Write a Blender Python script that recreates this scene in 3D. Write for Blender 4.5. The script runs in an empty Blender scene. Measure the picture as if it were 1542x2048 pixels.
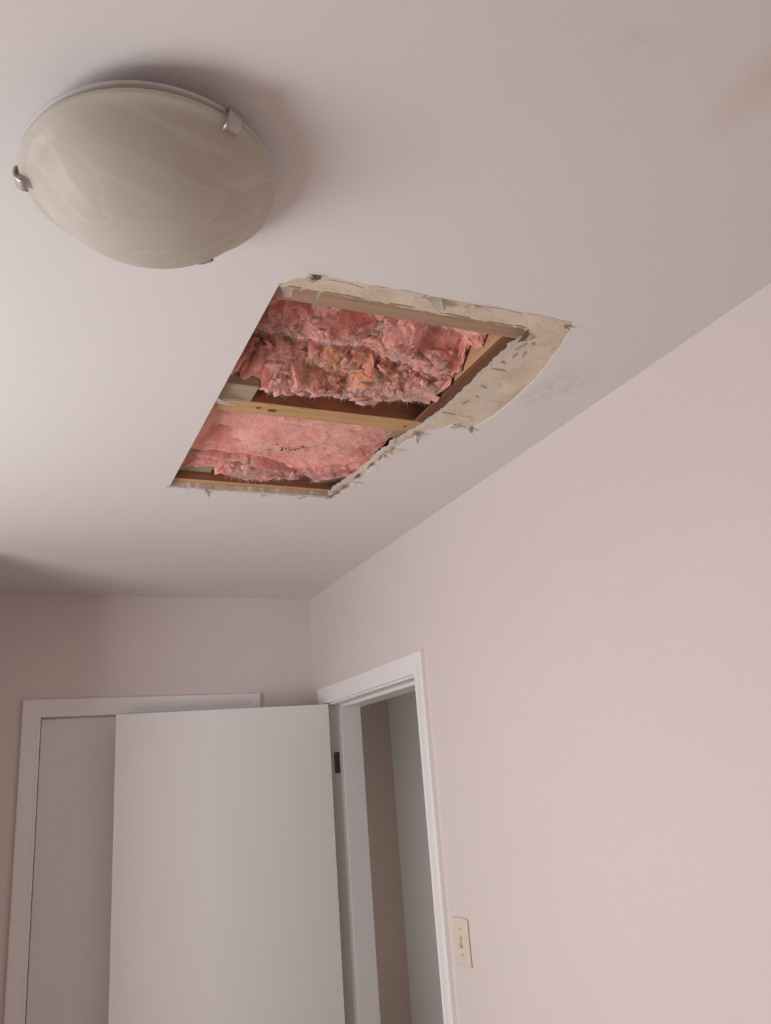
import bpy, bmesh, math, random
import numpy as np
from mathutils import Matrix, Vector, Euler

random.seed(7)
rng = np.random.default_rng(7)
PI = math.pi
scene = bpy.context.scene
COL = scene.collection

# ------------------------------------------------------------------ camera
def cam_axes(yaw, pitch, roll):
    return Matrix.Rotation(yaw, 3, 'Z') @ Matrix.Rotation(pitch, 3, 'X') @ Matrix.Rotation(roll, 3, 'Y')
cam_data = bpy.data.cameras.new('camera')
cam = bpy.data.objects.new('camera', cam_data)
COL.objects.link(cam)
R = cam_axes(-0.4420, 0.3158, 0.0792)
right, fwd, up = R.col[0], R.col[1], R.col[2]
M4 = Matrix.Identity(4)
for i in range(3):
    M4[i][0] = right[i]; M4[i][1] = up[i]; M4[i][2] = -fwd[i]
M4[0][3], M4[1][3], M4[2][3] = -1.1142, -3.1424, 1.7036
cam.matrix_world = M4
cam_data.sensor_fit = 'HORIZONTAL'
cam_data.sensor_width = 36.0
cam_data.lens = 1662.2 / 1542 * 36.0
cam_data.clip_start = 0.02
scene.camera = cam

# ------------------------------------------------------------------ world, light, exposure
world = bpy.data.worlds.new('world'); scene.world = world
world.use_nodes = True
bg = world.node_tree.nodes['Background']
bg.inputs[0].default_value = (0.75, 0.85, 1.0, 1); bg.inputs[1].default_value = 1.0

def area_light(name, loc, rot, sx, sy, power, color):
    d = bpy.data.lights.new(name, 'AREA'); d.shape = 'RECTANGLE'
    d.size = sx; d.size_y = sy; d.energy = power; d.color = color
    o = bpy.data.objects.new(name, d); COL.objects.link(o)
    o.location = loc; o.rotation_euler = rot
    return o
WIN_Y0, WIN_Y1, WIN_Z0, WIN_Z1 = -2.26, -1.20, 0.85, 2.02
XL = -2.30          # left wall plane
# daylight through the bedroom window in the left wall (area faces +x)
area_light('window_daylight', (XL - 0.125, (WIN_Y0 + WIN_Y1) / 2, (WIN_Z0 + WIN_Z1) / 2), Euler((0, -PI / 2, 0)),
           WIN_Z1 - WIN_Z0 - 0.02, WIN_Y1 - WIN_Y0 - 0.02, 37.5, (0.97, 0.975, 0.975))
# added light in an unseen hall opening, brightens the hall side wall (faces +x)
area_light('hall_fill_light', (0.06, 0.85, 1.05), Euler((0, -PI / 2, 0)), 1.9, 0.66, 7.2, (1.0, 0.96, 0.92))

scene.view_settings.view_transform = 'Standard'
scene.view_settings.look = 'None'
scene.view_settings.gamma = 1.0
scene.view_settings.use_curve_mapping = False
scene.view_settings.exposure = 0.0

# ------------------------------------------------------------------ materials
def new_mat(name):
    m = bpy.data.materials.new(name); m.use_nodes = True
    nt = m.node_tree
    return m, nt, nt.nodes['Principled BSDF']
def setspec(b, s):
    b.inputs['Specular IOR Level'].default_value = s
def noise_node(nt, scale, detail=4, rough=0.55, coord=None):
    n = nt.nodes.new('ShaderNodeTexNoise'); n.inputs['Scale'].default_value = scale
    n.inputs['Detail'].default_value = detail; n.inputs['Roughness'].default_value = rough
    if coord: nt.links.new(coord, n.inputs['Vector'])
    return n
def mixrgb(nt, fac, a, b, blend='MIX'):
    n = nt.nodes.new('ShaderNodeMix'); n.data_type = 'RGBA'; n.blend_type = blend
    for sock, val in ((n.inputs[0], fac), (n.inputs[6], a), (n.inputs[7], b)):
        if hasattr(val, 'links') or isinstance(val, bpy.types.NodeSocket): nt.links.new(val, sock)
        elif isinstance(val, (int, float)): sock.default_value = val
        else: sock.default_value = (*val, 1) if len(val) == 3 else val
    return n.outputs[2]
def maprange(nt, val, a, b, c=0.0, d=1.0):
    n = nt.nodes.new('ShaderNodeMapRange'); n.clamp = True
    nt.links.new(val, n.inputs[0])
    for i, x in enumerate((a, b, c, d)): n.inputs[i + 1].default_value = x
    return n.outputs[0]
def math_node(nt, op, a, b):
    n = nt.nodes.new('ShaderNodeMath'); n.operation = op
    for s, v in zip(n.inputs, (a, b)):
        if isinstance(v, bpy.types.NodeSocket): nt.links.new(v, s)
        else: s.default_value = v
    return n.outputs[0]
def world_pos(nt):
    return nt.nodes.new('ShaderNodeNewGeometry').outputs['Position']
def blob(nt, pos, center, radii, inner=0.2):
    """soft ellipse mask around a world point"""
    s = nt.nodes.new('ShaderNodeVectorMath'); s.operation = 'SUBTRACT'
    nt.links.new(pos, s.inputs[0]); s.inputs[1].default_value = center
    d = nt.nodes.new('ShaderNodeVectorMath'); d.operation = 'DIVIDE'
    nt.links.new(s.outputs[0], d.inputs[0]); d.inputs[1].default_value = radii
    l = nt.nodes.new('ShaderNodeVectorMath'); l.operation = 'LENGTH'
    nt.links.new(d.outputs[0], l.inputs[0])
    return maprange(nt, l.outputs['Value'], inner, 1.0, 1.0, 0.0)
def add_bump(nt, b, height, strength, dist=0.002):
    n = nt.nodes.new('ShaderNodeBump'); n.inputs['Strength'].default_value = strength
    n.inputs['Distance'].default_value = dist
    nt.links.new(height, n.inputs['Height']); nt.links.new(n.outputs[0], b.inputs['Normal'])

def paint(name, color, rough=0.6, bump=0.08, var=0.02):
    m, nt, b = new_mat(name)
    pos = world_pos(nt)
    n = noise_node(nt, 3.0, 3, 0.5, pos)
    c = mixrgb(nt, n.outputs[0], tuple(x * (1 - var) for x in color), tuple(min(1, x * (1 + var)) for x in color))
    nt.links.new(c, b.inputs['Base Color'])
    b.inputs['Roughness'].default_value = rough; setspec(b, 0.25)
    n2 = noise_node(nt, 260.0, 2, 0.5, pos)
    add_bump(nt, b, n2.outputs[0], bump, 0.001)
    return m

MAT = {}
MAT['wall'] = paint('pale_pink_wall_paint', (0.775, 0.680, 0.652))
MAT['trim'] = paint('white_trim_gloss', (0.90, 0.87, 0.865), 0.35, 0.03, 0.01)
MAT['door'] = paint('white_door_paint', (0.835, 0.80, 0.79), 0.5, 0.03, 0.01)
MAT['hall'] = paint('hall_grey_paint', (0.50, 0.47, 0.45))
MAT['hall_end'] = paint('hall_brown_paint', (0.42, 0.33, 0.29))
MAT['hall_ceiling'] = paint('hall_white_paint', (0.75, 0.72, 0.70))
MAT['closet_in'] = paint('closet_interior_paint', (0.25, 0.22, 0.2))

def mat_ceiling():
    m, nt, b = new_mat('ceiling_white_paint_with_stains')
    pos = world_pos(nt)
    base = mixrgb(nt, noise_node(nt, 2.0, 3, 0.5, pos).outputs[0], (0.79, 0.755, 0.755), (0.82, 0.785, 0.785))
    col = base
    for center, radii, lo, hi, tint, sc, amt in (
        ((-0.118, -1.925, 2.44), (0.075, 0.13, 1), 0.45, 0.62, (0.62, 0.50, 0.38), 28, 0.42),
        ((-0.138, -1.90, 2.44), (0.05, 0.10, 1), 0.42, 0.6, (0.62, 0.50, 0.38), 45, 0.38),
        ((-0.352, -2.665, 2.44), (0.055, 0.12, 1), 0.20, 0.50, (0.70, 0.56, 0.43), 5, 0.50),
        ((-0.525, -2.645, 2.44), (0.06, 0.025, 1), 0.42, 0.6, (0.66, 0.54, 0.42), 40, 0.28),
    ):
        n = noise_node(nt, sc, 5, 0.65, pos)
        f = math_node(nt, 'MULTIPLY', blob(nt, pos, center, radii, 0.1), maprange(nt, n.outputs[0], lo, hi))
        f = math_node(nt, 'MULTIPLY', f, amt)
        col = mixrgb(nt, f, col, tint)
    nt.links.new(col, b.inputs['Base Color'])
    b.inputs['Roughness'].default_value = 0.7; setspec(b, 0.2)
    add_bump(nt, b, noise_node(nt, 220.0, 2, 0.5, pos).outputs[0], 0.08, 0.001)
    return m
MAT['ceiling'] = mat_ceiling()

def mat_board():
    m, nt, b = new_mat('torn_cream_drywall_paper')
    pos = world_pos(nt)
    n1 = noise_node(nt, 14.0, 6, 0.65, pos); n2 = noise_node(nt, 60.0, 5, 0.7, pos)
    c = mixrgb(nt, maprange(nt, n1.outputs[0], 0.38, 0.62), (0.80, 0.69, 0.56), (0.68, 0.55, 0.43))
    c = mixrgb(nt, maprange(nt, n2.outputs[0], 0.58, 0.70), c, (0.56, 0.47, 0.41))
    nt.links.new(c, b.inputs['Base Color'])
    b.inputs['Roughness'].default_value = 0.95; setspec(b, 0.1)
    add_bump(nt, b, n2.outputs[0], 0.6, 0.004)
    return m
MAT['board'] = mat_board()
MAT['paper'] = paint('torn_paper', (0.80, 0.72, 0.64), 0.9, 0.3, 0.08)
MAT['paper_dirty'] = paint('dirty_torn_paper', (0.46, 0.38, 0.33), 0.95, 0.3, 0.2)
MAT['remnant'] = paint('old_paint_remnant', (0.70, 0.62, 0.565), 0.9, 0.3, 0.06)
MAT['gypsum'] = paint('gypsum_edge', (0.62, 0.56, 0.51), 0.95, 0.5, 0.15)
MAT['crumb'] = paint('black_mould', (0.035, 0.03, 0.03), 0.9, 0.2, 0.2)

def mat_wood(name, a, bcol, dark, scale=(3.0, 60.0, 60.0), amount=0.5):
    m, nt, b = new_mat(name)
    tc = nt.nodes.new('ShaderNodeTexCoord'); mp = nt.nodes.new('ShaderNodeMapping')
    mp.inputs['Scale'].default_value = scale
    nt.links.new(tc.outputs['Object'], mp.inputs[0])
    n = noise_node(nt, 1.0, 6, 0.6, mp.outputs[0]); n2 = noise_node(nt, 2.6, 3, 0.5, mp.outputs[0])
    c = mixrgb(nt, maprange(nt, n.outputs[0], 0.35, 0.65), a, bcol)
    c = mixrgb(nt, math_node(nt, 'MULTIPLY', maprange(nt, n2.outputs[0], 0.55, 0.75), amount), c, dark)
    nt.links.new(c, b.inputs['Base Color'])
    b.inputs['Roughness'].default_value = 0.75; setspec(b, 0.2)
    add_bump(nt, b, n.outputs[0], 0.3, 0.002)
    return m
MAT['pine'] = mat_wood('aged_pine', (0.64, 0.40, 0.21), (0.54, 0.31, 0.15), (0.28, 0.15, 0.08))
MAT['pine_brown'] = mat_wood('weathered_pine', (0.46, 0.31, 0.21), (0.38, 0.25, 0.165), (0.2, 0.13, 0.09))
MAT['pine_shade'] = mat_wood('joist_side_shade_red', (0.36, 0.165, 0.095), (0.29, 0.125, 0.07), (0.15, 0.07, 0.045))  # shade and pink bounce on the joist sides put into the wood colour
MAT['pine_y'] = mat_wood('aged_pine_cross', (0.62, 0.38, 0.21), (0.54, 0.31, 0.16), (0.28, 0.15, 0.08), (60.0, 3.0, 60.0))
MAT['dark_wood'] = mat_wood('dark_brown_wood', (0.24, 0.11, 0.065), (0.18, 0.08, 0.05), (0.09, 0.04, 0.03), (60.0, 3.0, 60.0))  # dark brown wood for the narrow strip and the knots
MAT['block'] = mat_wood('grey_weathered_wood', (0.50, 0.40, 0.30), (0.40, 0.31, 0.23), (0.2, 0.15, 0.12))
MAT['floor'] = mat_wood('oak_floor', (0.60, 0.46, 0.34), (0.52, 0.39, 0.28), (0.2, 0.12, 0.07))
MAT['deck'] = mat_wood('attic_boards', (0.30, 0.2, 0.13), (0.24, 0.15, 0.1), (0.1, 0.06, 0.04))

def mat_insulation(name, light):
    m, nt, b = new_mat(name)
    pos = world_pos(nt)
    n1 = noise_node(nt, 22.0, 5, 0.6, pos); n2 = noise_node(nt, 90.0, 5, 0.7, pos); n3 = noise_node(nt, 9.0, 3, 0.6, pos)
    c = mixrgb(nt, maprange(nt, n1.outputs[0], 0.35, 0.65), (0.90, 0.37, 0.325), (0.93, 0.47, 0.415))
    c = mixrgb(nt, math_node(nt, 'MULTIPLY', maprange(nt, n2.outputs[0], 0.5, 0.75), 0.6), c, (0.91, 0.60, 0.53))
    # rusty water stain and grey dust lying in the middle of the nearer bay
    f = math_node(nt, 'MULTIPLY', blob(nt, pos, (-0.53, -1.79, 2.49), (0.16, 0.09, 0.2), 0.15), maprange(nt, n1.outputs[0], 0.36, 0.56))
    c = mixrgb(nt, math_node(nt, 'MULTIPLY', f, 0.85), c, (0.76, 0.34, 0.15))
    f = math_node(nt, 'MULTIPLY', blob(nt, pos, (-0.47, -1.74, 2.48), (0.24, 0.12, 0.2), 0.2), maprange(nt, n3.outputs[0], 0.42, 0.65))
    f = math_node(nt, 'MULTIPLY', f, maprange(nt, n2.outputs[0], 0.4, 0.65))
    c = mixrgb(nt, math_node(nt, 'MULTIPLY', f, 0.4), c, (0.62, 0.43, 0.36))
    if light:
        c = mixrgb(nt, 0.5, c, (0.96, 0.70, 0.62))
    nt.links.new(c, b.inputs['Base Color'])
    b.inputs['Roughness'].default_value = 1.0; setspec(b, 0.0)
    b.inputs['Subsurface Weight'].default_value = 0.75
    b.inputs['Subsurface Radius'].default_value = (1.0, 0.30, 0.22)
    b.inputs['Subsurface Scale'].default_value = 0.010
    add_bump(nt, b, n2.outputs[0], 0.5, 0.004)
    return m
MAT['ins'] = mat_insulation('pink_fibreglass', False)
MAT['fibre'] = mat_insulation('pink_fibreglass_wisps', True)

def mat_metal(name, col, rough):
    m, nt, b = new_mat(name)
    b.inputs['Base Color'].default_value = (*col, 1); b.inputs['Metallic'].default_value = 1.0
    n = noise_node(nt, 120.0, 3, 0.5)
    nt.links.new(maprange(nt, n.outputs[0], 0, 1, rough - 0.06, rough + 0.06), b.inputs['Roughness'])
    return m
MAT['nickel'] = mat_metal('brushed_nickel', (0.50, 0.45, 0.43), 0.5)
MAT['bronze'] = mat_metal('dark_bronze', (0.20, 0.15, 0.13), 0.5)
MAT['enamel'] = paint('white_enamel', (0.82, 0.80, 0.79), 0.35, 0.02, 0.01)
MAT['pan'] = paint('grey_pan_enamel', (0.58, 0.55, 0.53), 0.45, 0.02, 0.01)
MAT['plate'] = paint('ivory_plastic', (0.76, 0.67, 0.55), 0.35, 0.02, 0.01)
MAT['slot'] = paint('darker_plastic', (0.48, 0.41, 0.34), 0.6, 0.05, 0.1)  # darker than the cover plate, for toggle slot and screws
MAT['bulb'] = paint('frosted_bulb', (0.85, 0.83, 0.8), 0.3, 0.02, 0.01)

def mat_alabaster():
    m = bpy.data.materials.new('alabaster_glass'); m.use_nodes = True
    nt = m.node_tree; nt.nodes.clear()
    out = nt.nodes.new('ShaderNodeOutputMaterial')
    tc = nt.nodes.new('ShaderNodeTexCoord'); mp = nt.nodes.new('ShaderNodeMapping')
    mp.inputs['Scale'].default_value = (2.2, 7.0, 4.0); mp.inputs['Rotation'].default_value = (0.2, 0.1, 0.35)
    nt.links.new(tc.outputs['Object'], mp.inputs[0])
    w = nt.nodes.new('ShaderNodeTexNoise'); w.inputs['Scale'].default_value = 1.6; w.inputs['Detail'].default_value = 2.5
    w.inputs['Distortion'].default_value = 1.6
    nt.links.new(mp.outputs[0], w.inputs['Vector'])
    d = math_node(nt, 'ABSOLUTE', math_node(nt, 'SUBTRACT', w.outputs[0], 0.5), 0.0)
    vein = maprange(nt, d, 0.0, 0.035, 1.0, 0.0)
    cloud = maprange(nt, w.outputs[0], 0.35, 0.65)
    col = mixrgb(nt, cloud, (0.85, 0.795, 0.725), (0.90, 0.85, 0.785))
    col = mixrgb(nt, math_node(nt, 'MULTIPLY', vein, 0.45), col, (0.99, 0.98, 0.96))
    dif = nt.nodes.new('ShaderNodeBsdfDiffuse'); tr = nt.nodes.new('ShaderNodeBsdfTranslucent')
    tp = nt.nodes.new('ShaderNodeBsdfTransparent'); gl = nt.nodes.new('ShaderNodeBsdfGlossy')
    gl.inputs['Roughness'].default_value = 0.42
    nt.links.new(col, dif.inputs[0]); nt.links.new(col, tr.inputs[0])
    tp.inputs[0].default_value = (0.95, 0.93, 0.90, 1)
    m1 = nt.nodes.new('ShaderNodeMixShader'); m1.inputs[0].default_value = 0.50
    nt.links.new(dif.outputs[0], m1.inputs[1]); nt.links.new(tr.outputs[0], m1.inputs[2])
    m2 = nt.nodes.new('ShaderNodeMixShader'); m2.inputs[0].default_value = 0.25
    nt.links.new(m1.outputs[0], m2.inputs[1]); nt.links.new(tp.outputs[0], m2.inputs[2])
    m3 = nt.nodes.new('ShaderNodeMixShader')
    fr = nt.nodes.new('ShaderNodeFresnel'); fr.inputs[0].default_value = 1.35
    nt.links.new(math_node(nt, 'MULTIPLY', fr.outputs[0], 0.5), m3.inputs[0])
    nt.links.new(m2.outputs[0], m3.inputs[1]); nt.links.new(gl.outputs[0], m3.inputs[2])
    nt.links.new(m3.outputs[0], out.inputs[0])
    return m
MAT['alabaster'] = mat_alabaster()
def mat_pane():
    m = bpy.data.materials.new('window_glass'); m.use_nodes = True
    nt = m.node_tree; nt.nodes.clear()
    out = nt.nodes.new('ShaderNodeOutputMaterial')
    tp = nt.nodes.new('ShaderNodeBsdfTransparent'); gl = nt.nodes.new('ShaderNodeBsdfGlossy')
    gl.inputs['Roughness'].default_value = 0.02
    mx = nt.nodes.new('ShaderNodeMixShader'); mx.inputs[0].default_value = 0.05
    nt.links.new(tp.outputs[0], mx.inputs[1]); nt.links.new(gl.outputs[0], mx.inputs[2])
    nt.links.new(mx.outputs[0], out.inputs[0])
    return m
MAT['pane'] = mat_pane()

# ------------------------------------------------------------------ helpers
def link_mesh(name, me, mats, parent=None, smooth=False):
    o = bpy.data.objects.new(name, me); COL.objects.link(o)
    for k in (mats if isinstance(mats, (list, tuple)) else [mats]): me.materials.append(MAT[k])
    if smooth:
        me.polygons.foreach_set('use_smooth', [True] * len(me.polygons))
    if parent is not None: o.parent = parent
    return o
def obj(name, bm, mats, parent=None, smooth=False):
    me = bpy.data.meshes.new(name)
    bmesh.ops.recalc_face_normals(bm, faces=bm.faces[:])
    bm.to_mesh(me); bm.free()
    return link_mesh(name, me, mats, parent, smooth)
def tag(o, label, cat, kind=None, group=None):
    o['label'] = label; o['category'] = cat
    if kind: o['kind'] = kind
    if group: o['group'] = group
    return o
def empty(name, loc=(0, 0, 0)):
    o = bpy.data.objects.new(name, None); COL.objects.link(o); o.location = loc
    o.empty_display_size = 0.05
    return o
def box(bm, x0, x1, y0, y1, z0, z1, bevel=0.0, seg=2):
    r = bmesh.ops.create_cube(bm, size=1.0)
    vs = r['verts']
    for v in vs:
        v.co = Vector((x0 + (v.co.x + 0.5) * (x1 - x0), y0 + (v.co.y + 0.5) * (y1 - y0), z0 + (v.co.z + 0.5) * (z1 - z0)))
    if bevel > 0:
        es = list({e for v in vs for e in v.link_edges})
        bmesh.ops.bevel(bm, geom=es, offset=bevel, segments=seg, affect='EDGES', profile=0.5)
    return bm
def nb(): return bmesh.new()
def local(o, parent, loc):
    """child mesh given in world coordinates under a parent standing at loc"""
    o.location = (-loc[0], -loc[1], -loc[2])
def plate(outer, holes, mapf, thickness_vec, name, mats, parent=None, edge_mat=None):
    """flat polygon with holes, extruded by thickness_vec; mapf maps 2D -> 3D"""
    bm = nb(); edges = []
    for loop in [outer] + holes:
        vs = [bm.verts.new(mapf(*p)) for p in loop]
        for i in range(len(vs)): edges.append(bm.edges.new((vs[i], vs[(i + 1) % len(vs)])))
    bmesh.ops.triangle_fill(bm, use_beauty=True, use_dissolve=False, edges=edges)
    faces = bm.faces[:]
    r = bmesh.ops.extrude_face_region(bm, geom=faces)
    nv = [g for g in r['geom'] if isinstance(g, bmesh.types.BMVert)]
    tv = Vector(thickness_vec)
    for v in nv: v.co += tv
    o = obj(name, bm, mats, parent)
    if edge_mat is not None:
        t = tv.normalized()
        for p in o.data.polygons:
            if abs(p.normal.dot(t)) < 0.5: p.material_index = edge_mat
    return o
def lathe(bm, prof, seg=64, center=(0, 0, 0)):
    rings = []
    for r, z in prof:
        if r < 1e-6:
            rings.append([bm.verts.new((center[0], center[1], center[2] + z))])
        else:
            rings.append([bm.verts.new((center[0] + r * math.cos(2 * PI * k / seg), center[1] + r * math.sin(2 * PI * k / seg), center[2] + z)) for k in range(seg)])
    for a, b in zip(rings[:-1], rings[1:]):
        for k in range(seg):
            k2 = (k + 1) % seg
            if len(a) == 1 and len(b) == 1: continue
            if len(a) == 1: bm.faces.new((a[0], b[k2], b[k]))
            elif len(b) == 1: bm.faces.new((a[k], a[k2], b[0]))
            else: bm.faces.new((a[k], a[k2], b[k2], b[k]))
    return bm

# 2D value noise in numpy
def vnoise(x, y, seed):
    r = np.random.default_rng(seed); T = r.random((256, 256)) * 2 - 1
    xi = np.floor(x).astype(int); yi = np.floor(y).astype(int)
    fx = x - xi; fy = y - yi
    fx = fx * fx * fx * (fx * (fx * 6 - 15) + 10); fy = fy * fy * fy * (fy * (fy * 6 - 15) + 10)
    g = lambda a, b: T[a % 256, b % 256]
    return (g(xi, yi) * (1 - fx) + g(xi + 1, yi) * fx) * (1 - fy) + (g(xi, yi + 1) * (1 - fx) + g(xi + 1, yi + 1) * fx) * fy
def fbm(x, y, seed, octv=4, gain=0.5):
    s = 0; a = 1.0
    for k in range(octv):
        s = s + a * vnoise(x * 2 ** k + 13.7 * k, y * 2 ** k + 7.1 * k, seed + k); a *= gain
    return s

# ------------------------------------------------------------------ room dimensions
HC = 2.44
YB = -3.90         # back wall plane
WT = 0.115         # wall thickness
TOP = 2.66
DY0, DY1, DZ = -0.915, -0.150, 2.000     # bedroom doorway in the right wall
CX0, CX1, CZ = -0.990, -0.280, 2.008     # closet opening in the far wall
HX = 1.10; HE = 1.72                      # hall far side and end

# ------------------------------------------------------------------ walls, floor
o = plate([(YB, 0), (DY0 - .02, 0), (DY0 - .02, DZ + .02), (DY1 + .02, DZ + .02), (DY1 + .02, 0), (0.02, 0), (0.02, TOP), (YB, TOP)], [],
          lambda a, b: (0, a, b), (WT, 0, 0), 'wall_right', 'wall')
tag(o, 'pale pink wall on the right with the open doorway', 'wall', 'structure')
o = plate([(-1.26, 0), (CX0 - .02, 0), (CX0 - .02, CZ + .02), (CX1 + .02, CZ + .02), (CX1 + .02, 0), (0, 0), (0, TOP), (-1.26, TOP)], [],
          lambda a, b: (a, 0, b), (0, 0.02, 0), 'wall_far', 'wall')
tag(o, 'pale pink far wall above the closet', 'wall', 'structure')
o = plate([(YB, 0), (-0.02, 0), (-0.02, TOP), (YB, TOP)],
          [[(WIN_Y0, WIN_Z0), (WIN_Y1, WIN_Z0), (WIN_Y1, WIN_Z1), (WIN_Y0, WIN_Z1)]],
          lambda a, b: (XL, a, b), (-WT, 0, 0), 'wall_left', 'wall')
tag(o, 'pale pink left wall with the window, outside the view', 'wall', 'structure')
bm = nb(); box(bm, XL, 0.0, YB - WT, YB, 0, TOP)
tag(obj('wall_back', bm, 'wall'), 'pale pink wall behind the viewer', 'wall', 'structure')
BX, BY = -1.26, -0.615      # corner of the wall that steps into the room at the far left
bm = nb(); box(bm, XL, BX, BY, 0.02, 0, TOP)
tag(obj('wall_alcove', bm, 'wall'), 'pale pink boxed-out wall beside the closet', 'wall', 'structure')
bm = nb(); box(bm, XL, HX, YB, HE, -0.06, 0)
fl = tag(obj('floor', bm, 'floor'), 'brown wooden floor', 'floor', 'structure')
# hall
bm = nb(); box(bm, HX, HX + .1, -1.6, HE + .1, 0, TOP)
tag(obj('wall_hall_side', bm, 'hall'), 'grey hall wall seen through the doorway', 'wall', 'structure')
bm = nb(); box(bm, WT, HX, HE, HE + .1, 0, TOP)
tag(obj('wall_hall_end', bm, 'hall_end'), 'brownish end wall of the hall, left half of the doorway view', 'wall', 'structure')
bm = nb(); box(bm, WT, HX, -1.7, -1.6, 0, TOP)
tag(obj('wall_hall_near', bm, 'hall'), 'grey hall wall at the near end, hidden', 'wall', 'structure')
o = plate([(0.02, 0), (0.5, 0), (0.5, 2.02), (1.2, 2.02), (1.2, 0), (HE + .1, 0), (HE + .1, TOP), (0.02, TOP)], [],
          lambda a, b: (WT - .045, a, b), (.045, 0, 0), 'wall_hall_closet', 'hall')  # unseen opening, added for the hall fill light
tag(o, 'grey hall wall with an added opening for the fill light', 'wall', 'structure')
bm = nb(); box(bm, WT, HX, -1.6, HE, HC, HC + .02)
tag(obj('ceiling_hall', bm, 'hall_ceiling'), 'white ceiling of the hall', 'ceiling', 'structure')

# ------------------------------------------------------------------ ceiling with the cut-out
def ragged(pts, segs, amps, seed):
    """subdivide a polygon; segment k gets segs[k] steps and amps[k] jitter"""
    r = random.Random(seed); out = []
    n = len(pts)
    for k in range(n):
        a = Vector(pts[k]); b = Vector(pts[(k + 1) % n]); d = b - a
        nrm = Vector((-d.y, d.x)).normalized()
        off = 0.0
        for i in range(segs[k]):
            t = i / segs[k]
            off = off * 0.45 + r.uniform(-1, 1) * amps[k]
            out.append(tuple(a + d * t + (nrm * off if i else Vector((0, 0)))))
    return out
OUT = [(-0.770, -1.178), (-0.767, -2.097), (-0.722, -2.136), (-0.248, -2.140), (-0.221, -2.064), (-0.200, -1.975), (-0.189, -1.909), (-0.184, -1.835),
       (-0.184, -1.765), (-0.195, -1.687), (-0.250, -1.695), (-0.297, -1.627), (-0.317, -1.564), (-0.323, -1.401), (-0.341, -1.184)]
out_poly = ragged(OUT, [6, 6, 40, 6, 4, 4, 4, 4, 8, 8, 8, 10, 22, 26, 40], [0, .004, .0022, .001, .0005, .0005, .0005, .0005, .0015, .003, .003, .004, .005, .005, .0018], 3)
INN = [(-0.770, -1.182), (-0.767, -2.086), (-0.715, -2.091), (-0.323, -2.088), (-0.300, -2.080), (-0.302, -1.98), (-0.300, -1.88), (-0.296, -1.76), (-0.306, -1.646),
       (-0.318, -1.60), (-0.332, -1.56), (-0.336, -1.40), (-0.356, -1.190)]
inn_poly = ragged(INN, [4, 8, 46, 6, 14, 14, 14, 14, 8, 8, 20, 26, 40], [0, .002, .0022, .004, .005, .003, .002, .002, .003, .004, .005, .005, .0025], 5)
SK = 0.0025; BT = 0.0125
ceil = plate([(XL, YB), (0, YB), (0, 0), (XL, 0)], [out_poly], lambda a, b: (a, b, HC), (0, 0, SK), 'ceiling', ['ceiling', 'paper'], edge_mat=1)
tag(ceil, 'white painted ceiling with a jagged cut-out hole and brown water stains', 'ceiling', 'structure')
brd = plate([(XL, YB), (0, YB), (0, 0), (XL, 0)], [inn_poly], lambda a, b: (a, b, HC + SK), (0, 0, BT), 'drywall_board', ['board', 'gypsum'], ceil, edge_mat=1)
brd['label'] = 'bare cream drywall where the painted face is torn away'
# the hairline joint running to the hole
bm = nb()
prev = None
for i in range(25):
    x = -2.0 + (2.0 - 0.772) * i / 24; y = -1.705 + 0.012 * (x + 2.0) + random.uniform(-.0006, .0006)
    vs = [bm.verts.new((x, y + s, HC - dz)) for s, dz in ((-.0035, 0), (0, .0009), (.0035, 0))]
    if prev:
        for k in range(2): bm.faces.new((prev[k], prev[k + 1], vs[k + 1], vs[k]))
    prev = vs
obj('joint_ridge', bm, 'ceiling', ceil)

# attic boards over the joists close the cavity
bm = nb(); box(bm, XL, 0.0, YB, 0.0, 2.615, 2.64)
tag(obj('ceiling_attic_deck', bm, 'deck'), 'boards closing the cavity above the joists', 'ceiling', 'structure')

# ------------------------------------------------------------------ joists and blocking
ZB = HC + SK + BT + 0.0002
def joist(y0, y1, mat, label, x0=-1.25, x1=-0.02):
    bm = nb(); box(bm, x0, x1, y0, y1, ZB, 2.612, 0.002, 1)
    c = ((x0 + x1) / 2, (y0 + y1) / 2, ZB)
    for v in bm.verts: v.co -= Vector(c)
    o = obj('ceiling_joist', bm, [mat, 'pine_shade']); o.location = c
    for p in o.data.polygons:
        if abs(p.normal.y) > .8: p.material_index = 1  # side faces take the shade-coloured wood
    return tag(o, label, 'joist', group='joists above the hole')
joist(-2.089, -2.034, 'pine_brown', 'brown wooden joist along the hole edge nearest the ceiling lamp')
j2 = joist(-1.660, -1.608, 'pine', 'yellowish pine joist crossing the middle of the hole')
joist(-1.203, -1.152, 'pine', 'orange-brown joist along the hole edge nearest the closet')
# knots in the middle joist
for x, y, r in ((-.641, -1.634, .007), (-.672, -1.640, .004), (-.335, -1.632, .003)):
    bm = nb(); lathe(bm, [(r, 0), (r * .8, -.0012), (0, -.0006)], 14)
    for v in bm.verts: v.co.x *= 1.5
    k = obj('knot', bm, 'dark_wood', j2); k.location = (x + .635, y + 1.634, 0)

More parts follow.
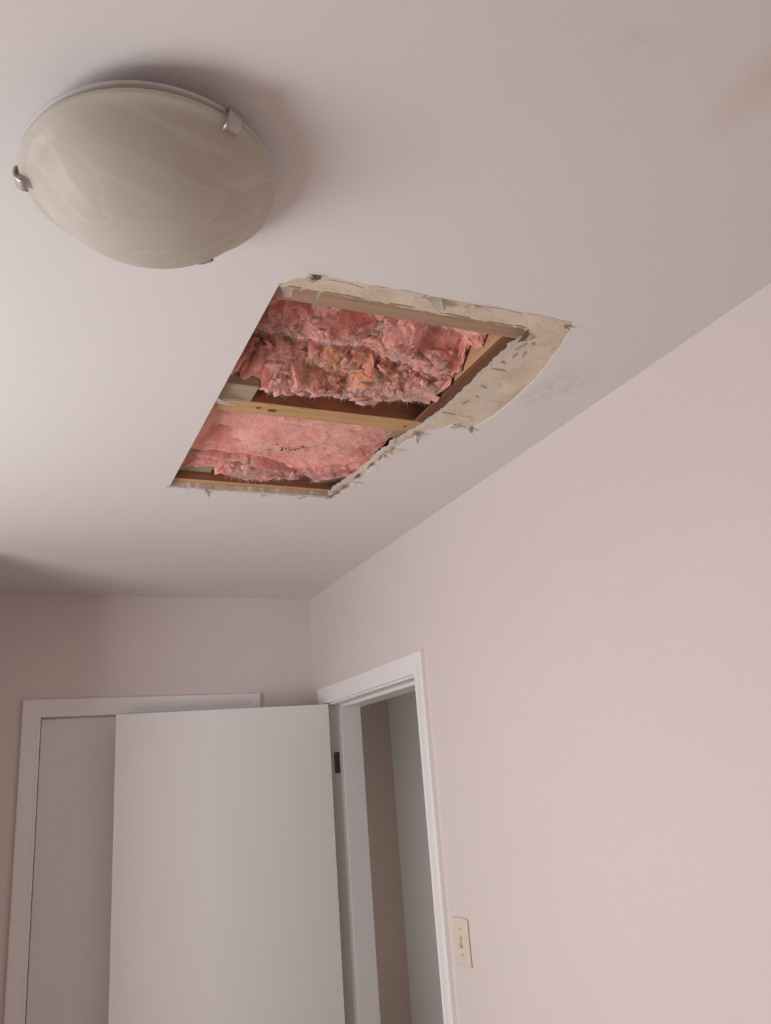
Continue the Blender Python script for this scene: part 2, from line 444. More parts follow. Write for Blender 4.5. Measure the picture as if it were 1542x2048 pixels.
def piece(name, x0, x1, y0, y1, z0, z1, mat, label, bev=.0015):
    bm = nb(); box(bm, x0, x1, y0, y1, z0, z1, bev, 1)
    c = ((x0 + x1) / 2, (y0 + y1) / 2, z0)
    for v in bm.verts: v.co -= Vector(c)
    o = obj(name, bm, mat); o.location = c
    return tag(o, label, 'timber')
piece('nailing_block', -0.325, -0.272, -2.033, -1.770, ZB + .007, ZB + .075, 'pine_y', 'light pine nailer along the right side of the nearer bay')
piece('dark_strip', -0.325, -0.225, -2.033, -1.661, ZB, ZB + .0065, 'dark_wood', 'dark brown strip under the nailer on the right')  # narrow strip, darker than the nailer above it
piece('nailing_block', -0.350, -0.285, -1.607, -1.560, ZB + .002, ZB + .05, 'pine_brown', 'short brown nailer stub beyond the middle joist, at the torn edge')
piece('wood_block', -0.85, -0.694, -1.728, -1.661, ZB, ZB + .045, 'block', 'grey wood block end fixed to the middle joist')
piece('wood_block', -0.85, -0.672, -1.272, -1.204, ZB + .022, ZB + .06, 'block', 'grey wood block end fixed to the joist nearest the closet')

# ------------------------------------------------------------------ pink insulation
def gauss(x, y, cx, cy, sx, sy):
    return np.exp(-((x - cx) / sx) ** 2 - ((y - cy) / sy) ** 2)
def grid_mesh(name, X, Y, Z):
    n, m = X.shape
    V = np.stack([X, Y, Z], -1).reshape(-1, 3)
    i = np.arange(n * m).reshape(n, m)
    F = np.stack([i[:-1, :-1], i[1:, :-1], i[1:, 1:], i[:-1, 1:]], -1).reshape(-1, 4)
    me = bpy.data.meshes.new(name)
    me.vertices.add(len(V)); me.vertices.foreach_set('co', V.ravel())
    me.loops.add(F.size); me.loops.foreach_set('vertex_index', F.ravel())
    me.polygons.add(len(F)); me.polygons.foreach_set('loop_start', np.arange(0, F.size, 4))
    me.polygons.foreach_set('loop_total', np.full(len(F), 4))
    me.update(calc_edges=True); me.validate()
    return me
def billow(x, y, f, seed, octv=4):
    s = 0; a = 1.0
    for k in range(octv):
        s = s + a * np.abs(vnoise(x * f * 2 ** k + 5.3 * k, y * f * 2 ** k + 9.7 * k, seed + k)); a *= 0.52
    return s
def lerp(a, b, t): return a + (b - a) * t
def sstep(a, b, x):
    t = np.clip((x - a) / (b - a), 0, 1); return t * t * (3 - 2 * t)

def bay1():
    x = np.linspace(-0.98, -0.328, 430); y = np.linspace(-2.028, -1.664, 270)
    X, Y = np.meshgrid(x, y, indexing='ij')
    WX = X + .020 * fbm(X * 14, Y * 14, 11, 3); WY = Y + .020 * fbm(X * 14, Y * 14, 21, 3)
    t = (Y + 2.03) / 0.366
    Z = np.full_like(X, 2.512)
    # soft deep wool by the first joist, valley in the middle, pale ridge hanging by the middle joist
    ridge_y = -1.722 + .022 * np.sin((X + .7) * 9) + .014 * fbm(X * 9, Y * 0, 31, 2)
    Z -= .040 * np.exp(-((Y - ridge_y) / .034) ** 2) * (0.8 + .4 * fbm(X * 14, Y * 0 + 3, 33, 2))
    Z += .034 * gauss(X, Y, -.66, -1.825, .17, .030)
    Z += .045 * sstep(.89, 1.0, t + .04 * fbm(X * 18, Y * 0, 37, 3))
    Z -= .022 * sstep(-.42, -.345, X) * (1 - sstep(.75, .9, t))
    for cx, cy, s, a in ((-.687, -1.94, .028, .055), (-.58, -1.945, .020, .040), (-.509, -1.95, .018, .040), (-.72, -1.815, .045, .06), (-.36, -1.925, .035, .030), (-.53, -1.845, .018, .035), (-.44, -1.84, .018, .030), (-.36, -1.70, .03, .030), (-.60, -1.85, .02, .03)):
        Z += a * gauss(WX, WY, cx, cy, s, s * .8)
    for cx, cy, s, a in ((-.63, -1.895, .055, .024), (-.45, -1.90, .05, .028), (-.40, -1.80, .06, .030), (-.35, -1.77, .05, .024), (-.56, -1.80, .03, .018), (-.48, -1.775, .035, .018), (-.37, -1.86, .04, .016)):
        Z -= a * gauss(WX, WY, cx, cy, s, s * .8)
    rough = sstep(.15, .50, t) * (0.70 + .30 * sstep(-.60, -.42, X))
    Z -= .011 * fbm(WX * 15, WY * 19, 43, 4)
    Z -= (.004 + .020 * rough) * (billow(WX, WY, 22, 41, 4) - .55)
    Z -= rough * .009 * (billow(WX, WY, 60, 51, 3) - .5)
    Z -= .0042 * fbm(X * 75, Y * 75, 61, 4, .62)
    Z = np.maximum(Z, 2.454 + .004 * vnoise(X * 40, Y * 40, 5))
    amp = .005 + .007 * rough
    XD = X + amp * fbm(WX * 30, WY * 30, 71, 3); YD = Y + amp * fbm(WX * 30, WY * 30, 81, 3)
    XD = np.clip(XD, -.99, -.3265); YD = np.clip(YD, -2.0335, -1.6612)
    blk = (XD < -.692) & (YD > -1.730)
    Z = np.where(blk, np.maximum(Z, ZB + .047), Z)
    return XD, YD, Z, rough
def bay2():
    x = np.linspace(-0.98, -0.312, 440); y = np.linspace(-1.606, -1.206, 290)
    X, Y = np.meshgrid(x, y, indexing='ij')
    WX = X + .014 * fbm(X * 13, Y * 13, 111, 3); WY = Y + .014 * fbm(X * 13, Y * 13, 121, 3)
    cy = -1.352 + .048 * gauss(X, X * 0, -.48, 0, .09, 1) - .05 * sstep(-.38, -.29, X) + .008 * fbm(X * 18, Y * 0, 131, 3)
    Z = np.full_like(X, 2.480)
    d = Y - cy
    # upper sheet ends in a lip; folded layers hang out beneath it, each a little lower
    Z -= .007 * np.exp(-((d + .012) / .012) ** 2)
    Z += .020 * np.exp(-((d - .009) / .007) ** 2)
    Z -= .010 * np.exp(-((d - .026 - .004 * np.sin(X * 40)) / .011) ** 2)
    Z += .012 * np.exp(-((d - .046 - .006 * np.sin(X * 31 + 2)) / .007) ** 2)
    Z -= .020 * np.exp(-((d - .085 + .015 * np.sin(X * 13 + 1)) / .034) ** 2)
    Z += .050 * sstep(-1.245, -1.215, Y + .014 * fbm(X * 25, Y * 0, 137, 3))
    Z += .050 * sstep(-.40, -.34, X) * sstep(-1.30, -1.25, Y)
    Z += .034 * gauss(WX, WY, -.70, -1.435, .035, .022)
    Z += .014 * gauss(WX, WY, -.66, -1.40, .025, .012)
    Z -= .012 * gauss(WX, WY, -.60, -1.45, .06, .03)
    low = sstep(.0, .03, d)
    Z -= (.002 + .012 * low) * (billow(WX * .8, WY * 1.3, 15, 141, 4) - .55)
    Z -= .006 * fbm(WX * 7, WY * 17, 151, 3)
    Z -= (.0009 + .0018 * low) * fbm(X * 75, Y * 75, 161, 4, .6)
    Z = np.maximum(Z, 2.4585)
    amp = .003 + .008 * low
    XD = X + amp * fbm(WX * 26, WY * 26, 171, 3); YD = Y + amp * fbm(WX * 26, WY * 26, 181, 3)
    XD = np.clip(XD, -.99, -.312); YD = np.clip(YD, -1.607, -1.2045)
    blk = (XD < -.670) & (YD > -1.274)
    Z = np.where(blk, np.maximum(Z, ZB + .062), Z)
    Z = np.where((XD > -.352) & (YD < -1.558), np.maximum(Z, ZB + .052), Z)
    return XD, YD, Z, low

def wisps(name, P, N, lens, rads, parent, mat, seg=5):
    """thin curling fibres: three-sided tapering tubes, joined as uncountable stuff"""
    V = []; F = []
    for p, n, L, r in zip(P, N, lens, rads):
        d = Vector(n).normalized(); pos = Vector(p); rings = []
        turn = Vector(rng.normal(size=3)) * (1.5 if rng.random() < .5 else .6)
        for s in range(seg + 1):
            a = d.orthogonal().normalized(); b = d.cross(a)
            rr = r * (1 - .85 * s / seg)
            base = len(V)
            for k in range(3):
                V.append(tuple(pos + (a * math.cos(k * 2.094) + b * math.sin(k * 2.094)) * rr))
            rings.append(base)
            pos = pos + d * (L / seg)
            d = (d + turn * .35 + Vector(rng.normal(size=3)) * .22).normalized()
        for q in range(seg):
            for k in range(3):
                k2 = (k + 1) % 3
                F.append((rings[q] + k, rings[q] + k2, rings[q + 1] + k2, rings[q + 1] + k))
    me = bpy.data.meshes.new(name); me.from_pydata(V, [], F); me.update()
    o = link_mesh(name, me, mat, parent, True); o['kind'] = 'stuff'
    return o
ICO = None
def ico_verts():
    bm = nb(); bmesh.ops.create_icosphere(bm, subdivisions=3, radius=1.0)
    V = np.array([v.co[:] for v in bm.verts]); F = [tuple(v.index for v in f.verts) for f in bm.faces]
    bm.free(); return V, F
IV, IF = ico_verts()
def puffs(name, spots, parent, mat):
    V = []; F = []; base = 0
    for k, (p, r, sq) in enumerate(spots):
        q = IV * 1.0
        s = int(rng.integers(0, 9999))
        b = np.abs(vnoise(q[:, 0] * 2.2 + 7 * k, q[:, 1] * 2.2 + q[:, 2] * 1.7, s)) + .5 * np.abs(vnoise(q[:, 0] * 5 + q[:, 2] * 3.1, q[:, 1] * 5 + 3 * k, s + 1)) + .25 * np.abs(vnoise(q[:, 0] * 11 + q[:, 2] * 7, q[:, 1] * 11 - q[:, 2] * 5, s + 2))
        q = q * (.62 + .7 * b)[:, None] * r * np.array([sq, 1.0, .8])
        a = rng.uniform(0, 6.28); c, sn = math.cos(a), math.sin(a)
        q = np.stack([q[:, 0] * c - q[:, 1] * sn, q[:, 0] * sn + q[:, 1] * c, q[:, 2]], -1) + np.array(p)
        V.append(q); F += [tuple(i + base for i in f) for f in IF]; base += len(q)
    me = bpy.data.meshes.new(name); me.from_pydata(np.concatenate(V).tolist(), [], F); me.update()
    o = link_mesh(name, me, mat, parent, True); o['kind'] = 'stuff'
    return o

def make_batt(fn, label, wmin, yr, n_w, n_p, puff_sel, bxy):
    X, Y, Z, rough = fn()
    me = grid_mesh('insulation_batt', X, Y, Z)
    o = link_mesh('insulation_batt', me, 'ins', None, True)
    tag(o, label, 'insulation', group='pink insulation in the hole')
    # fibres
    w = wmin + rough.ravel(); inside = ((X > -.79) & (X < -.352) & ~((X < bxy[0]) & (Y > bxy[1]))).ravel()
    w = w * inside; w = w / w.sum()
    idx = rng.choice(X.size, n_w, p=w)
    P = np.stack([X.ravel()[idx], Y.ravel()[idx], Z.ravel()[idx] + .001], -1)
    N = np.stack([rng.normal(0, 1, n_w), rng.normal(0, 1, n_w), -np.abs(rng.normal(.10, .30, n_w))], -1)
    wisps('loose_fibres', P, N, rng.uniform(.006, .024, n_w), rng.uniform(.0002, .0007, n_w), o, 'fibre')
    w2 = (puff_sel(X, Y) * rough + 1e-9).ravel() * inside; w2 = w2 / w2.sum()
    idx = rng.choice(X.size, n_p, p=w2)
    spots = [((X.ravel()[i], Y.ravel()[i], max(Z.ravel()[i] + .002, 2.458)), rng.uniform(.004, .0085), rng.uniform(1.1, 2.6)) for i in idx]
    spots = [s for s in spots if yr[0] + s[1] * 1.1 < s[0][1] < yr[1] - s[1] * 1.1 and s[0][0] < -.332 - s[1] * 2.4]
    puffs('wool_clumps', spots, o, 'ins')
    return o, X, Y, Z
b1, X1, Y1, Z1 = make_batt(bay1, 'fluffy torn pink insulation with a rusty stain, bay nearest the ceiling lamp', .25, (-2.034, -1.661), 24000, 330,
                           lambda X, Y: .25 + sstep(-.62, -.42, X), (-.668, -1.755))
b2, X2, Y2, Z2 = make_batt(bay2, 'smoother folded pink insulation dotted with black specks, bay nearest the closet', .12, (-1.607, -1.204), 9000, 70,
                           lambda X, Y: sstep(-1.31, -1.25, Y), (-.646, -1.298))
# black specks lying on the second batt
bm = nb()
def z_at(X, Y, Z, x, y):
    k = int(np.argmin((X - x) ** 2 + (Y - y) ** 2)); return float(Z.ravel()[k])
for i in range(46):
    if i < 34:
        t = random.gauss(.5, .22); x = lerp(-.575, -.468, t) ; y = lerp(-1.392, -1.420, t) + random.gauss(0, .005)
    else:
        x = random.uniform(-.60, -.40); y = random.uniform(-1.45, -1.36)
    z = z_at(X2, Y2, Z2, x, y)
    r = random.uniform(.0010, .0022)
    res = bmesh.ops.create_icosphere(bm, subdivisions=1, radius=r)
    sx = random.uniform(.8, 1.8)
    for v in res['verts']:
        v.co = Vector((v.co.x * sx + x, v.co.y * random.uniform(.6, 1.2) + y, v.co.z * .6 + z - .0006))
sp = obj('black_specks', bm, 'crumb', b2); sp['kind'] = 'stuff'

# ------------------------------------------------------------------ torn paper along the hole
def flap(p, ang, L, w, curl, tilt, mat, taper=.4, twist=0.0, n=7):
    """curling strip of torn paper rooted at p (x, y, z), hanging out in direction ang"""
    bm = nb(); dirv = Vector((math.cos(ang), math.sin(ang), 0)); side = Vector((-dirv.y, dirv.x, 0))
    pos = Vector(p); th = tilt; prev = None; r = random.Random(int(abs(p[0] * 9e4 + p[1] * 7e3)))
    for i in range(n + 1):
        t = i / n; ww = w * (1 - taper * t) * r.uniform(.82, 1.1) / 2
        fw = dirv * math.cos(th) - Vector((0, 0, 1)) * math.sin(th)
        nrm = dirv * math.sin(th) + Vector((0, 0, 1)) * math.cos(th)
        sd = side * math.cos(twist * t) + nrm * math.sin(twist * t)
        row = []
        for s in (-1, -.3, .35, 1):
            row.append(bm.verts.new(pos + sd * (s * ww) + fw * r.uniform(-.12, .12) * L / n + nrm * .0008 * (1 - s * s)))
        if prev:
            for k in range(3): bm.faces.new((prev[k], prev[k + 1], row[k + 1], row[k]))
        prev = row; pos = pos + fw * (L / n); th += curl / n
    res = bmesh.ops.solidify(bm, geom=bm.faces[:], thickness=.0005)
    return obj('paper_flap', bm, mat, ceil)
z0 = HC + .0005
for a in (
    ((-0.735, -2.128, z0), .3, .030, .016, -1.6, .5, 'paper'), ((-0.722, -2.134, z0), 1.2, .012, .020, 2.6, .6, 'paper_dirty'),
    ((-0.700, -2.094, z0 + .003), 1.7, .034, .009, 1.0, .1, 'paper'), ((-0.752, -2.088, z0 + .002), 1.2, .018, .02, .6, .2, 'paper'),
    ((-0.520, -2.132, z0), .7, .028, .022, .8, .15, 'paper'), ((-0.503, -2.117, z0), .1, .018, .014, 1.6, .2, 'paper'),
    ((-0.455, -2.130, z0), .6, .014, .02, 1.4, .2, 'paper'), ((-0.30, -2.084, z0 + .002), 2.6, .024, .024, 1.2, .0, 'paper_dirty'),
    ((-0.296, -2.062, z0 + .002), 2.9, .020, .022, 1.0, .0, 'paper_dirty'), ((-0.288, -2.075, z0), 2.4, .02, .01, -.6, .5, 'paper'),
    ((-0.255, -2.118, z0), -.6, .012, .01, 1.2, .2, 'paper_dirty'),
    ((-0.772, -1.688, z0), .15, .030, .011, -.5, .35, 'paper'), ((-0.766, -1.672, z0 + .002), .05, .042, .013, -.3, .2, 'paper'),
    ((-0.310, -1.640, z0), 2.6, .02, .022, 1.6, .2, 'paper'), ((-0.302, -1.632, z0), -2.2, .02, .012, 2.2, .5, 'paper'),
    ((-0.300, -1.628, z0), 1.5, .020, .01, 1.0, .6, 'paper'), ((-0.323, -1.545, z0), 2.4, .026, .014, 2.4, .4, 'paper'),
    ((-0.330, -1.520, z0), 2.9, .024, .016, 2.0, .3, 'paper'), ((-0.327, -1.49, z0), 3.3, .018, .018, 1.6, .2, 'paper_dirty'),
    ((-0.330, -1.44, z0), 2.8, .02, .02, 1.2, .1, 'paper_dirty'), ((-0.333, -1.36, z0), 2.9, .018, .03, 1.2, .0, 'paper_dirty'),
    ((-0.332, -1.315, z0), -.2, .020, .010, 1.2, .9, 'paper'), ((-0.336, -1.27, z0), 3.3, .024, .03, 1.0, .1, 'gypsum'),
    ((-0.340, -1.23, z0), 3.0, .022, .03, .8, .1, 'gypsum'), ((-0.345, -1.195, z0), 3.4, .026, .02, .6, .2, 'paper_dirty'),
    ((-0.680, -1.180, z0), -1.3, .018, .007, 1.0, .5, 'paper'), ((-0.668, -1.176, z0), 1.8, .016, .010, .9, .7, 'paper'),
    ((-0.685, -1.178, z0), .6, .014, .006, 1.2, .6, 'paper'), ((-0.53, -1.180, z0), 1.2, .010, .016, .8, .3, 'paper'),
    ((-0.43, -1.181, z0), 1.0, .010, .02, .8, .3, 'paper'), ((-0.768, -1.182, z0), 3.6, .014, .008, .4, .3, 'paper_dirty'),
    ((-0.205, -1.690, z0), .5, .014, .012, 1.0, .3, 'paper_dirty'), ((-0.245, -1.694, z0), 1.0, .012, .022, .6, .2, 'paper'),
):
    flap(*a)
# remnants of paint and paper left on the bare board, and cracks in it
def remnant(x, y, sx, sy, ang, mat, name='paint_remnant', h=.0009, n=18):
    r = random.Random(int(abs(x * 7e4 + y * 3e3))); pts = []
    for k in range(n):
        t = 2 * PI * k / n; q = r.uniform(.72, 1.15)
        u, v = sx * q * math.cos(t), sy * q * math.sin(t)
        pts.append((x + u * math.cos(ang) - v * math.sin(ang), y + u * math.sin(ang) + v * math.cos(ang)))
    return plate(pts, [], lambda p, q: (p, q, HC + SK - .0001), (0, 0, -h), name, mat, ceil)
for a in ((-.675, -2.121, .034, .006, .0, 'remnant'), (-.575, -2.130, .040, .005, 0, 'remnant'), (-.525, -2.119, .022, .006, .1, 'remnant'), (-.385, -2.128, .035, .006, 0, 'remnant'), (-.31, -2.134, .030, .004, 0, 'remnant'),
          (-.215, -1.79, .016, .030, .2, 'remnant'), (-.255, -1.86, .014, .036, .15, 'remnant'), (-.235, -1.725, .022, .012, .4, 'remnant'), (-.275, -1.99, .010, .030, .1, 'remnant'), (-.232, -2.03, .008, .030, -.15, 'remnant')):
    remnant(*a)
for a in ((-.290, -2.035, .004, .016, .2), (-.283, -2.000, .003, .012, -.2), (-.291, -1.972, .008, .003, .5), (-.282, -1.944, .017, .0022, .05), (-.270, -2.012, .003, .010, -.3), (-.274, -1.872, .012, .0022, .4),
          (-.277, -1.800, .004, .011, .15), (-.284, -1.742, .017, .0016, .1), (-.275, -2.050, .008, .003, .9), (-.266, -1.83, .007, .0018, .6),
          (-.66, -2.093, .030, .0016, 0), (-.56, -2.094, .026, .0012, 0), (-.46, -2.093, .030, .0014, 0), (-.37, -2.092, .026, .0014, 0), (-.33, -2.094, .012, .0025, .1), (-.742, -2.091, .010, .002, 0)):
    remnant(*a, 'paper_dirty', 'board_crack', .0012, 12)
# paper fibres fraying from the torn sides
P = []; N = []; Ls = []; Rs = []
for poly, n, z in ((out_poly, 260, HC + .0006), (inn_poly, 240, HC + SK + .002)):
    m = len(poly)
    for _ in range(n):
        k = random.randrange(m); p = Vector(poly[k]).lerp(Vector(poly[(k + 1) % m]), random.random())
        smooth = (p.x < -.762) or (p.x > -.24 and p.y < -1.72)
        if smooth: continue
        P.append((p.x, p.y, z)); N.append((random.gauss(0, 1), random.gauss(0, 1), -abs(random.gauss(.1, .4))))
        Ls.append(random.uniform(.002, .012) * (1.5 if p.y > -1.65 else .7)); Rs.append(random.uniform(.0002, .0006))
wisps('paper_fibres', P, N, Ls, Rs, ceil, 'paper', 4)

# ------------------------------------------------------------------ ceiling lamp
LC = (-0.988, -2.297, HC)
lamp = empty('ceiling_lamp', LC)
tag(lamp, 'round alabaster glass bowl ceiling lamp with three nickel clips', 'lamp')
RR = 0.1475; ZR = -0.040; DEP = 0.078
bm = nb()   # metal pan against the ceiling
lathe(bm, [(0, -.0005), (.098, -.0005), (.102, -.004), (.106, -.010), (.140, -.0225), (.1445, -.0235), (.1455, -.0255), (.1445, -.0285), (.139, -.0285), (.135, -.0255), (.104, -.016), (0, -.016)], 96)
obj('metal_pan', bm, 'pan', lamp, True)
bm = nb()   # glass bowl
RD = 0.133; ZD = ZR - .0075; DD = DEP - .0075         # dome inside a flatter rim
Rs_ = (RD ** 2 + DD ** 2) / (2 * DD)
a_max = math.asin(RD / Rs_)
cz = ZD - DD + Rs_
N_ = 26
outer = [(RR - .003, ZR + .005), (RR - .0005, ZR + .0038), (RR, ZR + .0012), (RR - .0025, ZR - .0010), (RR - .007, ZR - .0028), (RD + .003, ZD + .0022)]
outer += [(Rs_ * math.sin(a_max * (1 - i / N_)), cz - Rs_ * math.cos(a_max * (1 - i / N_))) for i in range(1, N_ + 1)]
Ri = Rs_ - .004
inner = [(Ri * math.sin(a_max * (i / N_)), cz - Ri * math.cos(a_max * (i / N_))) for i in range(N_)] + [(RD - .002, ZD + .0062), (RR - .008, ZR + .0022), (RR - .003, ZR + .005)]
lathe(bm, outer, 96)
lathe(bm, inner, 96)
bmesh.ops.remove_doubles(bm, verts=bm.verts[:], dist=1e-5)
obj('glass_bowl', bm, 'alabaster', lamp, True)
for k, ang in enumerate((167, 53, -64)):
    a = math.radians(ang); bm = nb()
    # bent clip: an arm from the pan, down the rim and hooked under the glass
    path = [(.138, -.026), (.147, -.0255), (.1525, -.0285), (.1535, -.036), (.1520, -.0425), (.1470, -.0465), (.1400, -.0490)]
    hw = [.007, .0075, .0085, .0095, .0100, .0100, .0085]
    prev = None; th = .003
    for i, (r, z) in enumerate(path):
        p0 = Vector(path[max(i - 1, 0)]); p1 = Vector(path[min(i + 1, len(path) - 1)]); d = (p1 - p0).normalized(); n = Vector((-d.y, d.x))
        row = []
        for s, o_ in ((-1, -.4), (-1, .3), (-.6, .5), (.6, .5), (1, .3), (1, -.4)):
            q = Vector((r, z)) + n * (o_ * th)
            row.append(bm.verts.new((q.x, s * hw[i], q.y)))
        if prev:
            for j in range(6): bm.faces.new((prev[j], prev[(j + 1) % 6], row[(j + 1) % 6], row[j]))
        else: bm.faces.new(row)
        prev = row
    bm.faces.new(prev[::-1])
    bmesh.ops.rotate(bm, verts=bm.verts[:], cent=(0, 0, 0), matrix=Matrix.Rotation(a, 3, 'Z'))
    o = obj('clip', bm, 'nickel', lamp, True); o['label'] = 'brushed nickel clip holding the glass'
for k, (dx, dy, rz) in enumerate(((-.045, .02, .4), (.05, -.02, .4 + PI))):
    bm = nb()
    lathe(bm, [(0, -.0), (.011, -.0), (.0125, -.002), (.0125, -.022), (0, -.022)], 20)
    bmesh.ops.rotate(bm, verts=bm.verts[:], cent=(0, 0, 0), matrix=Matrix.Rotation(1.2, 3, 'Y') @ Matrix.Rotation(0, 3, 'Z'))
    s = obj('socket', bm, 'enamel', lamp, True); s.location = (dx * .25, dy * .25, -.024); s.rotation_euler = (0, 0, rz)
    bm = nb()
    lathe(bm, [(.0115, -.021), (.013, -.028), (.021, -.042), (.0235, -.054), (.021, -.066), (.012, -.074), (0, -.0765)], 24)
    bmesh.ops.rotate(bm, verts=bm.verts[:], cent=(0, 0, 0), matrix=Matrix.Rotation(1.2, 3, 'Y'))
    obj('bulb', bm, 'bulb', s, True)

# ------------------------------------------------------------------ door and closet trim
PROF = [(0.0, 0.0), (0.0, 0.0085), (0.002, 0.0105), (0.007, 0.0115), (0.013, 0.0105), (0.018, 0.0110), (0.040, 0.0150), (0.056, 0.0165), (0.0595, 0.0150), (0.061, 0.012), (0.061, 0.0)]
def casing(mapf, a0, a1, ztop, parent, w=0.061):
    """three mitred lengths around an opening a0..a1, up to ztop; mapf(a, d, z): along wall, depth out of wall, height"""
    k = w / .061
    def run(name, pts):
        bm = nb(); rows = []
        for f in pts:
            rows.append([bm.verts.new(mapf(*f(u * k, d))) for u, d in PROF])
        n = len(PROF)
        for j in range(n):
            bm.faces.new((rows[0][j], rows[0][(j + 1) % n], rows[1][(j + 1) % n], rows[1][j]))
        bm.faces.new(rows[0]); bm.faces.new(rows[1][::-1])
        return obj(name, bm, 'trim', parent)
    run('side_casing', [lambda u, d: (a0 - u, d, 0.0), lambda u, d: (a0 - u, d, ztop + u)])
    run('side_casing', [lambda u, d: (a1 + u, d, 0.0), lambda u, d: (a1 + u, d, ztop + u)])
    run('head_casing', [lambda u, d: (a0 - u, d, ztop + u), lambda u, d: (a1 + u, d, ztop + u)])
t1 = empty('trim_1', (0, DY0, 0))
tag(t1, 'white door frame and casing on the right wall around the open doorway', 'door frame', 'structure')
def keep(o, parent): o.location = tuple(-c for c in parent.location)
before = set(bpy.data.objects)
casing(lambda a, d, z: (-d, a, z), DY0, DY1 + .004, DZ + .0065, t1)
JD = 0.128; JT = 0.0185
bm = nb(); box(bm, .0005, JD, DY0 - JT, DY0, 0, DZ + JT, .001, 1); obj('side_jamb', bm, 'trim', t1)
bm = nb(); box(bm, .0005, JD, DY1, DY1 + JT, 0, DZ + JT, .001, 1); obj('side_jamb', bm, 'trim', t1)
bm = nb(); box(bm, .0005, JD, DY0, DY1, DZ, DZ + JT, .001, 1); obj('head_jamb', bm, 'trim', t1)
bm = nb(); box(bm, .046, JD - .001, DY0, DY0 + .011, 0, DZ, .0015, 1); obj('door_stop', bm, 'trim', t1)
bm = nb(); box(bm, .046, JD - .001, DY1 - .011, DY1, 0, DZ, .0015, 1); obj('door_stop', bm, 'trim', t1)
bm = nb(); box(bm, .046, JD - .001, DY0 + .011, DY1 - .011, DZ - .011, DZ, .0015, 1); obj('door_stop', bm, 'trim', t1)
for o in set(bpy.data.objects) - before: keep(o, t1)

t2 = empty('trim_2', (CX0, 0, 0))
tag(t2, 'white casing around the closet on the far wall', 'door frame', 'structure')
before = set(bpy.data.objects)
casing(lambda a, d, z: (a, -d, z), CX0, CX1, CZ, t2)
bm = nb(); box(bm, CX0 - .018, CX0 - .001, .0005, .095, 0, CZ + .018, .001, 1); obj('side_jamb', bm, 'trim', t2)
bm = nb(); box(bm, CX1 + .001, CX1 + .018, .0005, .095, 0, CZ + .018, .001, 1); obj('side_jamb', bm, 'trim', t2)
bm = nb(); box(bm, CX0, CX1, .0005, .095, CZ + .001, CZ + .018, .001, 1); obj('head_jamb', bm, 'trim', t2)
for o in set(bpy.data.objects) - before: keep(o, t2)
# closet: dark inside and its flush door
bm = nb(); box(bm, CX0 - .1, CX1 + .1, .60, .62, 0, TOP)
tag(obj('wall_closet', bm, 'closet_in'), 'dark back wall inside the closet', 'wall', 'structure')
bm = nb(); box(bm, CX0 + .0025, CX1 - .0025, .004, .038, .012, CZ - .006, .0015, 2)
for v in bm.verts: v.co -= Vector((CX0, .02, 0))
d2 = obj('door_2', bm, 'door'); d2.location = (CX0, .02, 0)
tag(d2, 'flat white closet door on the far wall, mostly behind the open door', 'door', 'structure')
bm = nb(); lathe(bm, [(0, 0), (.011, 0), (.009, .012), (.016, .022), (.017, .028), (.012, .033), (0, .034)], 24)
bmesh.ops.rotate(bm, verts=bm.verts[:], cent=(0, 0, 0), matrix=Matrix.Rotation(PI / 2, 3, 'X'))
k = obj('knob', bm, 'nickel', d2, True); k.location = (.64, -.017, .95)

# open bedroom door
HP = Vector((-0.004, DY1 - .006, 0)); ANG = math.atan2(0.100, -0.750)   # leaf direction
DW, DT, DH = 0.752, 0.036, 2.0015
bm = nb(); box(bm, 0.004, DW, 0.0, DT, 0.012, DH, .0015, 2)
d1 = obj('door_1', bm, 'door')
d1.location = HP; d1.rotation_euler = (0, 0, ANG)
tag(d1, 'flat white bedroom door standing open in front of the closet', 'door', 'structure')
for z in (1.793, .26):
    bm = nb()
    box(bm, .014, .035, -.0018, -.0003, z - .037, z + .037, .0006, 1)   # leaf let into the jamb
    for v in bm.verts: v.co.y += DY1
    r = lathe(bm, [(0, -.037), (.0055, -.037), (.0055, .037), (0, .037)], 14, (-.006, DY1 - .004, z))
    h = obj('hinge', bm, 'bronze'); h['label'] = 'dark bronze hinge'
    h.parent = t1; keep(h, t1)
for s, y in ((1, DT), (-1, 0)):
    bm = nb(); lathe(bm, [(0, 0), (.028, 0), (.028, .004), (.012, .008), (.011, .03), (.022, .038), (.027, .05), (.022, .062), (0, .066)], 28)
    bmesh.ops.rotate(bm, verts=bm.verts[:], cent=(0, 0, 0), matrix=Matrix.Rotation(-PI / 2 * s, 3, 'X'))
    k = obj('knob', bm, 'nickel', d1, True); k.location = (DW - .065, y, .95)

# ------------------------------------------------------------------ light switch on the right wall
SW = (-0.0005, -1.049, 1.307)
sw = empty('light_switch', SW)
tag(sw, 'small ivory toggle light switch plate beside the doorway', 'light switch')
bm = nb(); box(bm, -.0055, 0, -.0375, .0375, -.056, .056, .003, 3); obj('cover_plate', bm, 'plate', sw)
bm = nb(); box(bm, -.0062, -.0054, -.0055, .0055, -.0125, .0125, .0003, 1); obj('toggle_slot', bm, 'slot', sw)
bm = nb(); box(bm, -.016, 0, -.0042, .0042, -.0085, -.0005, .0012, 2)
for v in bm.verts: v.co.z += v.co.x * .55 + .004
obj('toggle', bm, 'plate', sw)
for z in (.0302, -.0302):
    bm = nb(); lathe(bm, [(0, 0), (.0034, 0), (.0034, .0006), (.002, .0014), (0, .0015)], 16)
    bmesh.ops.rotate(bm, verts=bm.verts[:], cent=(0, 0, 0), matrix=Matrix.Rotation(-PI / 2, 3, 'Y'))
    s = obj('screw', bm, 'slot', sw, True); s.location = (-.0053, 0, z)

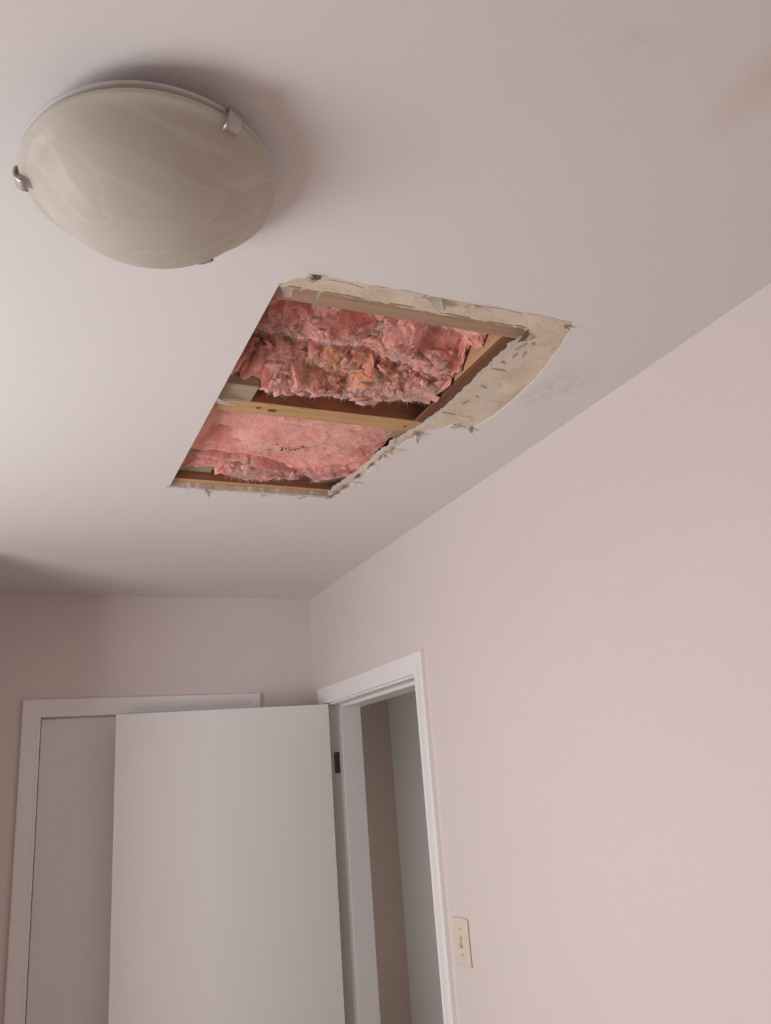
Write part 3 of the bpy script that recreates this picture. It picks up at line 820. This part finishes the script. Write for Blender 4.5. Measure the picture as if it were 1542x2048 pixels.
# ------------------------------------------------------------------ window in the left wall (out of view, lights the room)
win = empty('window_1', (XL, (WIN_Y0 + WIN_Y1) / 2, WIN_Z0))
tag(win, 'white framed window in the left wall, outside the view', 'window', 'structure')
before = set(bpy.data.objects)
fw_ = .045
xm0, xm1 = XL - .075, XL - .03
for (y0, y1, z0_, z1_) in ((WIN_Y0, WIN_Y1, WIN_Z0, WIN_Z0 + fw_), (WIN_Y0, WIN_Y1, WIN_Z1 - fw_, WIN_Z1),
                           (WIN_Y0, WIN_Y0 + fw_, WIN_Z0 + fw_, WIN_Z1 - fw_), (WIN_Y1 - fw_, WIN_Y1, WIN_Z0 + fw_, WIN_Z1 - fw_)):
    bm = nb(); box(bm, xm0, xm1, y0, y1, z0_, z1_, .002, 1); obj('frame_rail', bm, 'trim', win)
ym = (WIN_Y0 + WIN_Y1) / 2
bm = nb(); box(bm, xm0 + .005, xm1 - .005, ym - .02, ym + .02, WIN_Z0 + fw_, WIN_Z1 - fw_, .002, 1); obj('mullion', bm, 'trim', win)
for y0, y1 in ((WIN_Y0 + fw_, ym - .02), (ym + .02, WIN_Y1 - fw_)):
    bm = nb(); box(bm, XL - .055, XL - .051, y0, y1, WIN_Z0 + fw_, WIN_Z1 - fw_); obj('pane', bm, 'pane', win)
bm = nb(); box(bm, XL - .03, XL + .04, WIN_Y0 - .04, WIN_Y1 + .04, WIN_Z0 - .024, WIN_Z0 - .001, .003, 2); obj('sill', bm, 'trim', win)
for o in set(bpy.data.objects) - before: keep(o, win)

# ------------------------------------------------------------------ baseboards
def baseboard(name, x0, x1, y0, y1, label):
    bm = nb(); box(bm, x0, x1, y0, y1, 0, .085, .003, 2)
    tag(obj(name, bm, 'trim'), label, 'baseboard', 'structure')
baseboard('baseboard_right', -.013, -.0002, YB + .014, DY0 - .064, 'white baseboard along the right wall')
baseboard('baseboard_left', XL + .0002, XL + .013, YB + .014, BY - .014, 'white baseboard along the left wall')
baseboard('baseboard_back', XL + .014, -.014, YB + .0002, YB + .013, 'white baseboard along the back wall')
